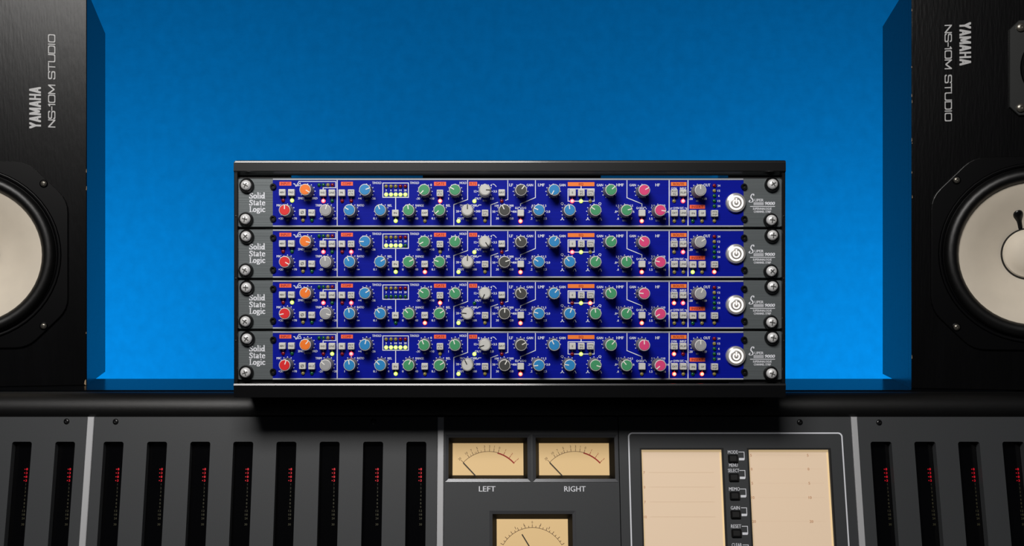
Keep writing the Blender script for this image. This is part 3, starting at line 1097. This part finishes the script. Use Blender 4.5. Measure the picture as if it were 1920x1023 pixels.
# filter and bell curve symbols
LN([(922.5 + 1.2, 440.5), (926, 440.7), (928, 442.3), (930.4, 445.0)], 1.1)
LN([(895.4, 482.3), (897.6, 479.6), (902.0, 479.4)], 1.1)
for x in (976.0 - 2.2, 1209.2):
    LN([(x - 3, 487), (x - 1.2, 483.5), (x + .6, 483.5), (x + 2.6, 487)], 1.0)
for x in (1065.8, 1113.5):
    LN([(x - 14.4, 507.6), (x - 12.6, 506.6), (x - 11.6, 503), (x - 10.4, 506.6), (x - 8.6, 507.6)], 1.1)
    LN([(x + 9.0, 508), (x + 10.6, 504.0), (x + 12.6, 504.0), (x + 14.2, 508)], 1.1)
# section lines
LN([(632.4, 433), (632.4, 517.5)], 1.6)
LN([(550.8, 439.8), (552.6, 440.0), (555.3, 444.6), (560.7, 435.6), (629.7, 435.6), (629.7, 447.3), (606.0, 447.3), (606.0, 451)], 1.3)
LN([(557.5, 444.0), (562.8, 438.2), (565, 443.2), (559.5, 443.6)], 1.0)
LN([(717.9, 438.4), (765.9, 438.4), (765.9, 465.2), (717.9, 465.2), (717.9, 438.4)], 1.5)
LN([(741.9, 465.2), (741.9, 489.5)], 1.5)
LN([(876.8, 433), (876.8, 469.4), (850.9, 478.8), (850.9, 517.5)], 1.4)
LN([(933.2, 474.7), (920.4, 479.2), (920.4, 517.5)], 1.4)
LN([(952.1, 433), (952.1, 469.3), (948.0, 470.6)], 1.4)
LN([(1003.8, 433), (1003.8, 465.6), (976, 477.5), (976, 481.2)], 1.4)
LN([(1089.5, 444.5), (1089.5, 449.3)], 1.6)
LN([(1065, 449.4), (1113.9, 449.4), (1113.9, 472.4), (1065, 472.4), (1065, 449.4)], 1.4)
LN([(1175.4, 433), (1175.4, 466), (1203.4, 477.4), (1203.4, 481.6)], 1.4)
LN([(1254.5, 433), (1254.5, 517.5)], 1.7)
LN([(1289.8, 433), (1289.8, 517.5)], 1.7)
LN([(1257.6, 488.4), (1257.6, 485.3), (1260.6, 485.3)], 1.1)
LN([(1284.2, 485.3), (1287.2, 485.3), (1287.2, 488.4)], 1.1)
for key, x, y, c_, on, tick in LEDS:
    if tick:
        LN([(x, y - 6.4), (x, y - 3)], .9)
ME_PRINT = pm.mesh('printed_lettering')

# print on the bare metal ends
lg = MB()
for s, y in (('Solid', 467.3), ('State', 480.3), ('Logic', 492.6)):
    a, b = u(467.4, y)
    roman(lg, s, a, b, 14.6 * p, 'white_print', y=-.0002, width=30.2 * p)
ME_LOGO = lg.mesh('maker_lettering')
lg = MB()
SW = [(1413.3, 461.6), (1412.6, 459.2), (1410.4, 459.2), (1408.0, 462.5), (1408.2, 466.0), (1411.0, 469.0), (1411.6, 472.4), (1409.0, 474.4), (1405.6, 474.2), (1404.6, 472.4), (1406.6, 470.4)]
SM = []
for i in range(len(SW) - 1):                    # round the corners of the script capital
    q0, q1, q2, q3 = SW[max(i - 1, 0)], SW[i], SW[i + 1], SW[min(i + 2, len(SW) - 1)]
    for k in range(5):
        t = k / 5
        SM.append(tuple(.5 * (2 * q1[j] + (q2[j] - q0[j]) * t + (2 * q0[j] - 5 * q1[j] + 4 * q2[j] - q3[j]) * t * t + (3 * q1[j] - q0[j] - 3 * q2[j] + q3[j]) * t ** 3) for j in (0, 1)))
lg.nib([u(*q) for q in SM], 2.0 * p, .9 * p, -.0002, 'white_print', slant=.3)


def TL(s, x, y, cap, w, bold=.02, shear=0.0):
    a, b = u(x, y)
    text(lg, s, a, b, cap * p, 'white_print', y=-.0002, width=w * p, bold=bold, shear=shear)


TL('UPER', 1423.2, 470.6, 5.2, 16.6)
TL('9000', 1442.8, 476.6, 6.0, 18.6, .04, .18)
for k in range(5):
    a, b = u(1413, 474.9 + k * 1.15), u(1431.6, 474.9 + k * 1.15)
    lg.line([a, b], .62 * p, -.0002, 'white_print')
lg.line([u(1407, 482.2), u(1452.4, 482.2)], 1.3 * p, -.0002, 'white_print')
TL('SUPERANALOGUE', 1429.2, 486.5, 4.0, 35, .03)
TL('CHANNEL STRIP', 1429.4, 492.0, 4.0, 32, .03)
ME_MODEL = lg.mesh('model_lettering')

# orange section labels
TAG_ME = []
for s, xa, xb, ya, yb, m_ in TAGS:
    (a, t_), (b, b_) = u(xa, ya), u(xb, yb)
    q = MB()
    q.plate([(a, b_), (b, b_), (b, t_), (a, t_)], -.0006, -.0004, m_)
    cap = 4.6
    text(q, s, (a + b) / 2, (t_ + b_) / 2, cap * p, 'red_print', y=-.0007, width=min((xb - xa) * .74, len(s) * 4.0) * p, bold=.03)
    TAG_ME.append(q.mesh('section_label'))
LEG = {}


def legend_mesh(lines):
    if lines not in LEG:
        q = MB()
        n = len(lines)
        for i, s in enumerate(lines):
            cap = 3.6 if n == 1 else 3.2
            if s == 'Ø':
                cap = 5.5
            z = 0 if n == 1 else (2.35 if i == 0 else -2.35)
            w = min(10.0, len(s) * 2.9) if len(s) > 1 else None
            text(q, s, 0, z * p, cap * p, 'black_print', y=-.0051, width=None if w is None else w * p, bold=.015)
        LEG[lines] = q.mesh('legend')
    return LEG[lines]


CAPWORD = dict(orange='orange capped', red='red capped', grey='light grey capped', blue='blue capped', green='green capped', white='all white', dark='dark grey capped', pink='pink capped')
STRIP_LABEL = ['topmost blue channel strip in the rack, directly under the black top lip',
               'second blue channel strip from the top of the black rack',
               'third blue channel strip from the top, with the five lower compressor lights unlit',
               'lowest blue channel strip in the rack, just above the bottom lip']
for k in range(4):
    zk = CZ + (CY - (U2 + PITCH * (k - 1))) / F
    st = thing('channel_strip', STRIP_LABEL[k], 'channel strip', (UX, 1.0, zk), group='blue rack channel strips')
    link('faceplate', ME_PLATE, st)
    link('chassis', ME_CHASSIS, st)
    bl = link('control_panel', ME_BLUE, st)
    bl['label'] = 'deep blue control panel'
    link('printed_lettering', ME_PRINT, bl)
    for e in ME_EDGE:
        link('lit_edge_trim', e, st)
    link('maker_lettering', ME_LOGO, st)
    link('model_lettering', ME_MODEL, st)
    for (s, *_), me in zip(TAGS, TAG_ME):
        link('section_label', me, st)
    for nm, x, y, cap, ang in KNOBS:
        a, b = u(x, y)
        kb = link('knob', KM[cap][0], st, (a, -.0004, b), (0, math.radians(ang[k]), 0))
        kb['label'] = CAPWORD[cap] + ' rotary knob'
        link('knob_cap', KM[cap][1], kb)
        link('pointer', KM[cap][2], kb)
    for lines, x, y in BUTTONS:
        a, b = u(x, y, .005)
        bb = link('push_button', ME_BTN, st, (a, -.0004, b))
        if lines:
            link('legend', legend_mesh(lines), bb)
    for key, x, y, c_, on, tick in LEDS:
        a, b = u(x, y, .001)
        lit = 1 if k in on else 0
        lo = link('led', LM[(c_, lit)], st, (a, -.0004, b))
    for x, y in ((511.9, 445.0), (511.7, 505.0), (1395.4, 445.2), (1395.8, 505.6)):
        a, b = u(x, y, .002)
        link('socket_bolt', ME_SOCKET, st, (a, -.0004, b))
    dx = (0, 0, .5, 1.5)[k]
    for x, y in ((460.6 + dx, 442.8), (459.2 + dx * .3, 506.4), (1449.6, 440.8), (1447.6, 508.2)):
        a, b = u(x, y, .006)
        ws = link('rack_screw', ME_WASHER, st, (a, 0, b))
        link('screw_head', ME_HEAD, ws)
        link('cross_recess', ME_CROSS, ws, (0, 0, 0), (0, random.uniform(0, 1.5), 0))
    a, b = u(1380.0, 475.6, .003)
    ps_ = link('power_switch', ME_PWR, st, (a, -.0004, b))
    ps_['label'] = 'round steel power switch with a white light ring'
    link('light_ring', ME_PRING, ps_)
    link('power_symbol', ME_PSYM, ps_)


# ------------------------------------------------------------------ loudspeakers
SPK_W, SPK_H, SPK_D = .2135, .398, .199


def speaker(side, px0, py0, Y0, toe, label):
    """side +1: right-hand speaker (inner edge on its left), -1: mirrored"""
    x0, _, z0 = W(px0, py0, Y0)
    root = thing('studio_monitor', label, 'loudspeaker', (x0, Y0, TOPZ), (0, 0, math.radians(toe)), group='black monitor speakers beside the rack')

    def X(uu):
        return side * uu

    def fx(poly):
        q = [(X(a), b) for a, b in poly]
        return q if side > 0 else q[::-1]
    mb = MB()
    cu_, cv, hw, ch = .110, .131, .0925, .038
    hole = circle(X(cu_), cv, .0800, 48)
    holed_plate(mb, fx([(0, 0), (SPK_W, 0), (SPK_W, SPK_H), (0, SPK_H)]), [hole], 0, .018, 'cab', bevel=.0008)
    xa, xb = sorted((X(0), X(SPK_W)))
    t_ = .0008
    mb.add([(x, y, z) for y in (.0175, SPK_D) for x, z in ((xa, 0), (xb, 0), (xb, SPK_H), (xa, SPK_H))],
           [(0, 1, 5, 4), (1, 2, 6, 5), (2, 3, 7, 6), (3, 0, 4, 7), (4, 5, 6, 7)], 'cab')
    cab = mb.build('cabinet', root)
    # woofer flange: square plate with cut, rounded corners
    raw = [(-hw, -hw + ch), (-hw + ch, -hw), (hw - ch, -hw), (hw, -hw + ch), (hw, hw - ch), (hw - ch, hw), (-hw + ch, hw), (-hw, hw - ch)]
    pol = []
    n = len(raw)
    for i in range(n):
        a, b, c = Vector(raw[i - 1]), Vector(raw[i]), Vector(raw[(i + 1) % n])
        d1, d2 = (a - b).normalized(), (c - b).normalized()
        q0, q1 = b + d1 * .012, b + d2 * .012
        for t in (0, .25, .5, .75, 1):
            pol.append(tuple((q0 * (1 - t) ** 2 + b * 2 * t * (1 - t) + q1 * t * t) + Vector((cu_, cv))))
    mb = MB()
    holed_plate(mb, fx(pol), [hole], -.003, .0001, 'flange', bevel=.0009)
    wf = mb.build('woofer', root)
    S = 56
    mb = MB()
    mb.lathe([(.0862, .003), (.0852, .0046), (.0838, .0048), (.0826, .0042), (.0818, .0030), (.0812, .0026)], 'flange', S, X(cu_), cv)
    mb.build('gasket_ring', wf)
    mb = MB()
    mb.lathe([(.0812, .0030)] + [(.0745 + .0068 * math.cos(math.radians(a)), .0032 + .0070 * math.sin(math.radians(a))) for a in range(15, 180, 15)] + [(.0677, .0032)], 'rubber', S, X(cu_), cv)
    mb.build('surround', wf)
    mb = MB()
    mb.lathe([(.0679, .0036), (.0660, .0032), (.0500, -.0060), (.0350, -.0135), (.0250, -.0180)], 'cone', S, X(cu_), cv)
    mb.build('cone', wf)
    mb = MB()
    mb.lathe([(.0252, -.0176), (.0245, -.0160), (.0236, -.0168)], 'black_matte', S, X(cu_), cv)
    mb.lathe([(.0238, -.0168), (.0225, -.0150), (.0215, -.0150), (.0170, -.0115), (.0100, -.0088), (0, -.0078)], 'cone', S, X(cu_), cv)
    mb.build('dust_cap', wf)
    for sa in (-1, 1):
        mb = MB()
        ca = math.radians(90 + sa * 16)

        def cy(rr):
            return .0187 - (rr - .025) / (.066 - .025) * .0212
        ring_n = 14
        vs, fs = [], []
        rows = [(.0250, .0027, .0010), (.0290, .0023, .0013), (.0325, .0024, .0016), (.0350, .0032, .0020), (.0372, .0043, .0026), (.0392, .0047, .0028), (.0410, .0044, .0026), (.0424, .0034, .0020), (.0433, .0018, .0010)]
        for rr, wd, ht in rows:
            for i in range(ring_n):
                t = 2 * math.pi * i / ring_n
                la = wd * math.cos(t)
                hh = ht * math.sin(t)
                vs.append((X(cu_) + rr * math.cos(ca) - la * math.sin(ca), cy(rr) - hh, cv + rr * math.sin(ca) + la * math.cos(ca)))
        for j in range(len(rows) - 1):
            for i in range(ring_n):
                k2 = (i + 1) % ring_n
                fs.append((j * ring_n + i, j * ring_n + k2, (j + 1) * ring_n + k2, (j + 1) * ring_n + i))
        fs += [tuple(range(ring_n)), tuple(range((len(rows) - 1) * ring_n, len(rows) * ring_n))]
        mb.add(vs, fs, 'black_plastic', True)
        mb.build('lead_wire_seal', wf)
    for du in (-.0695, .0695):
        for dv in (-.0708, .0708):
            mb = MB()
            mb.lathe([(.0040, .003), (.0040, .0036), (.0030, .0042)], 'flange', 18, X(cu_ + du), cv + dv)
            mb.lathe([(.0030, .0036), (.0029, .0048), (.0020, .0056), (.0010, .0058), (.0009, .0048), (0, .0048)], 'steel_dark', 18, X(cu_ + du), cv + dv)
            mb.build('flange_screw', wf)
    # tweeter, set towards the outer edge
    tu, tv, th, tc_ = .1335, .3078, .0455, .0085
    raw = [(-th, -th + tc_), (-th + tc_, -th), (th - tc_, -th), (th, -th + tc_), (th, th - tc_), (th - tc_, th), (-th + tc_, th), (-th, th - tc_)]
    mb = MB()
    mb.plate(fx([(a + tu, b + tv) for a, b in raw]), -.003, 0, 'flange_grey', bevel=.0006)
    tw = mb.build('tweeter', root)
    mb = MB()
    mb.lathe([(.0360, .003), (.0350, .0042), (.0335, .0042), (.0315, .0010)], 'flange', 40, X(tu), tv)
    mb.lathe([(.0315, .0010), (.0250, .0060), (.0150, .0085), (0, .0095)], 'mesh_grille', 40, X(tu), tv)
    mb.build('dome_grille', tw)
    for du in (-.0355, .0355):
        for dv in (-.0383, .0383):
            mb = MB()
            mb.lathe([(.0042, .003), (.0042, .0048), (.0030, .0058), (.0012, .0060), (.0010, .0050), (0, .0050)], 'steel_dark', 18, X(tu + du), tv + dv)
            mb.build('flange_screw', tw)
    # lettering turned a quarter
    mb = MB()
    yl = -.0002
    if side > 0:
        strokes(mb, 'YAMAHA', HEAVY, X(.0490), .3330, .0105, .0420, 'speaker_print', yl, -90, .19, .14)
        strokes(mb, 'NS-10M STUDIO', MONO, X(.0336), .3056, .0066, .0940, 'speaker_print', yl, -90, .12, .13)
    else:
        strokes(mb, 'YAMAHA', HEAVY, X(.0490), .2778, .0110, .0420, 'speaker_print', yl, 90, .19, .14)
        strokes(mb, 'NS-10M STUDIO', MONO, X(.0334), .3050, .0068, .0936, 'speaker_print', yl, 90, .12, .13)
    mb.build('printed_lettering', root)
    # worn spots along the inner edge
    rnd = random.Random(3 if side > 0 else 11)
    chips = ([(.0008, .0032, .003)] if side < 0 else []) + [(rnd.uniform(0, .0006), rnd.uniform(.02, .37), rnd.uniform(.0006, .0022)) for _ in range(9 if side > 0 else 4)]
    mb = MB()
    for cu2, cv2, sz in chips:
        w_ = .00055 if cv2 > .01 else .0018
        pl = [(cu2 - .0012, cv2 - sz), (cu2 - .0012 + w_, cv2 - sz * .6), (cu2 - .0012 + w_ * .7, cv2 + sz * .5), (cu2 - .0011, cv2 + sz)]
        mb.plate(fx([(a + .0012, b) for a, b in pl]), -.0003, .0014, 'chip')
    mb.build('edge_wear', root)
    return root


M['steel_dark'] = mat('darkened_screw_steel', (120, 116, 108), 0.3, 0.8)
M['flange_grey'] = mat('dark_grey_tweeter_plate', (22, 24, 23), 0.45)
M['mesh_grille'] = mat('black_grille_mesh', (6, 6, 6), 0.6, bump=((1400, 1400, 1400), 1.0, 0.002))
speaker(-1, 163, 722, 1.137, 13.3, 'black studio monitor at the left, its grey lettering reading upwards')
speaker(+1, 1709, 728, 1.1, -12.0, 'black studio monitor at the right, its grey lettering reading downwards')
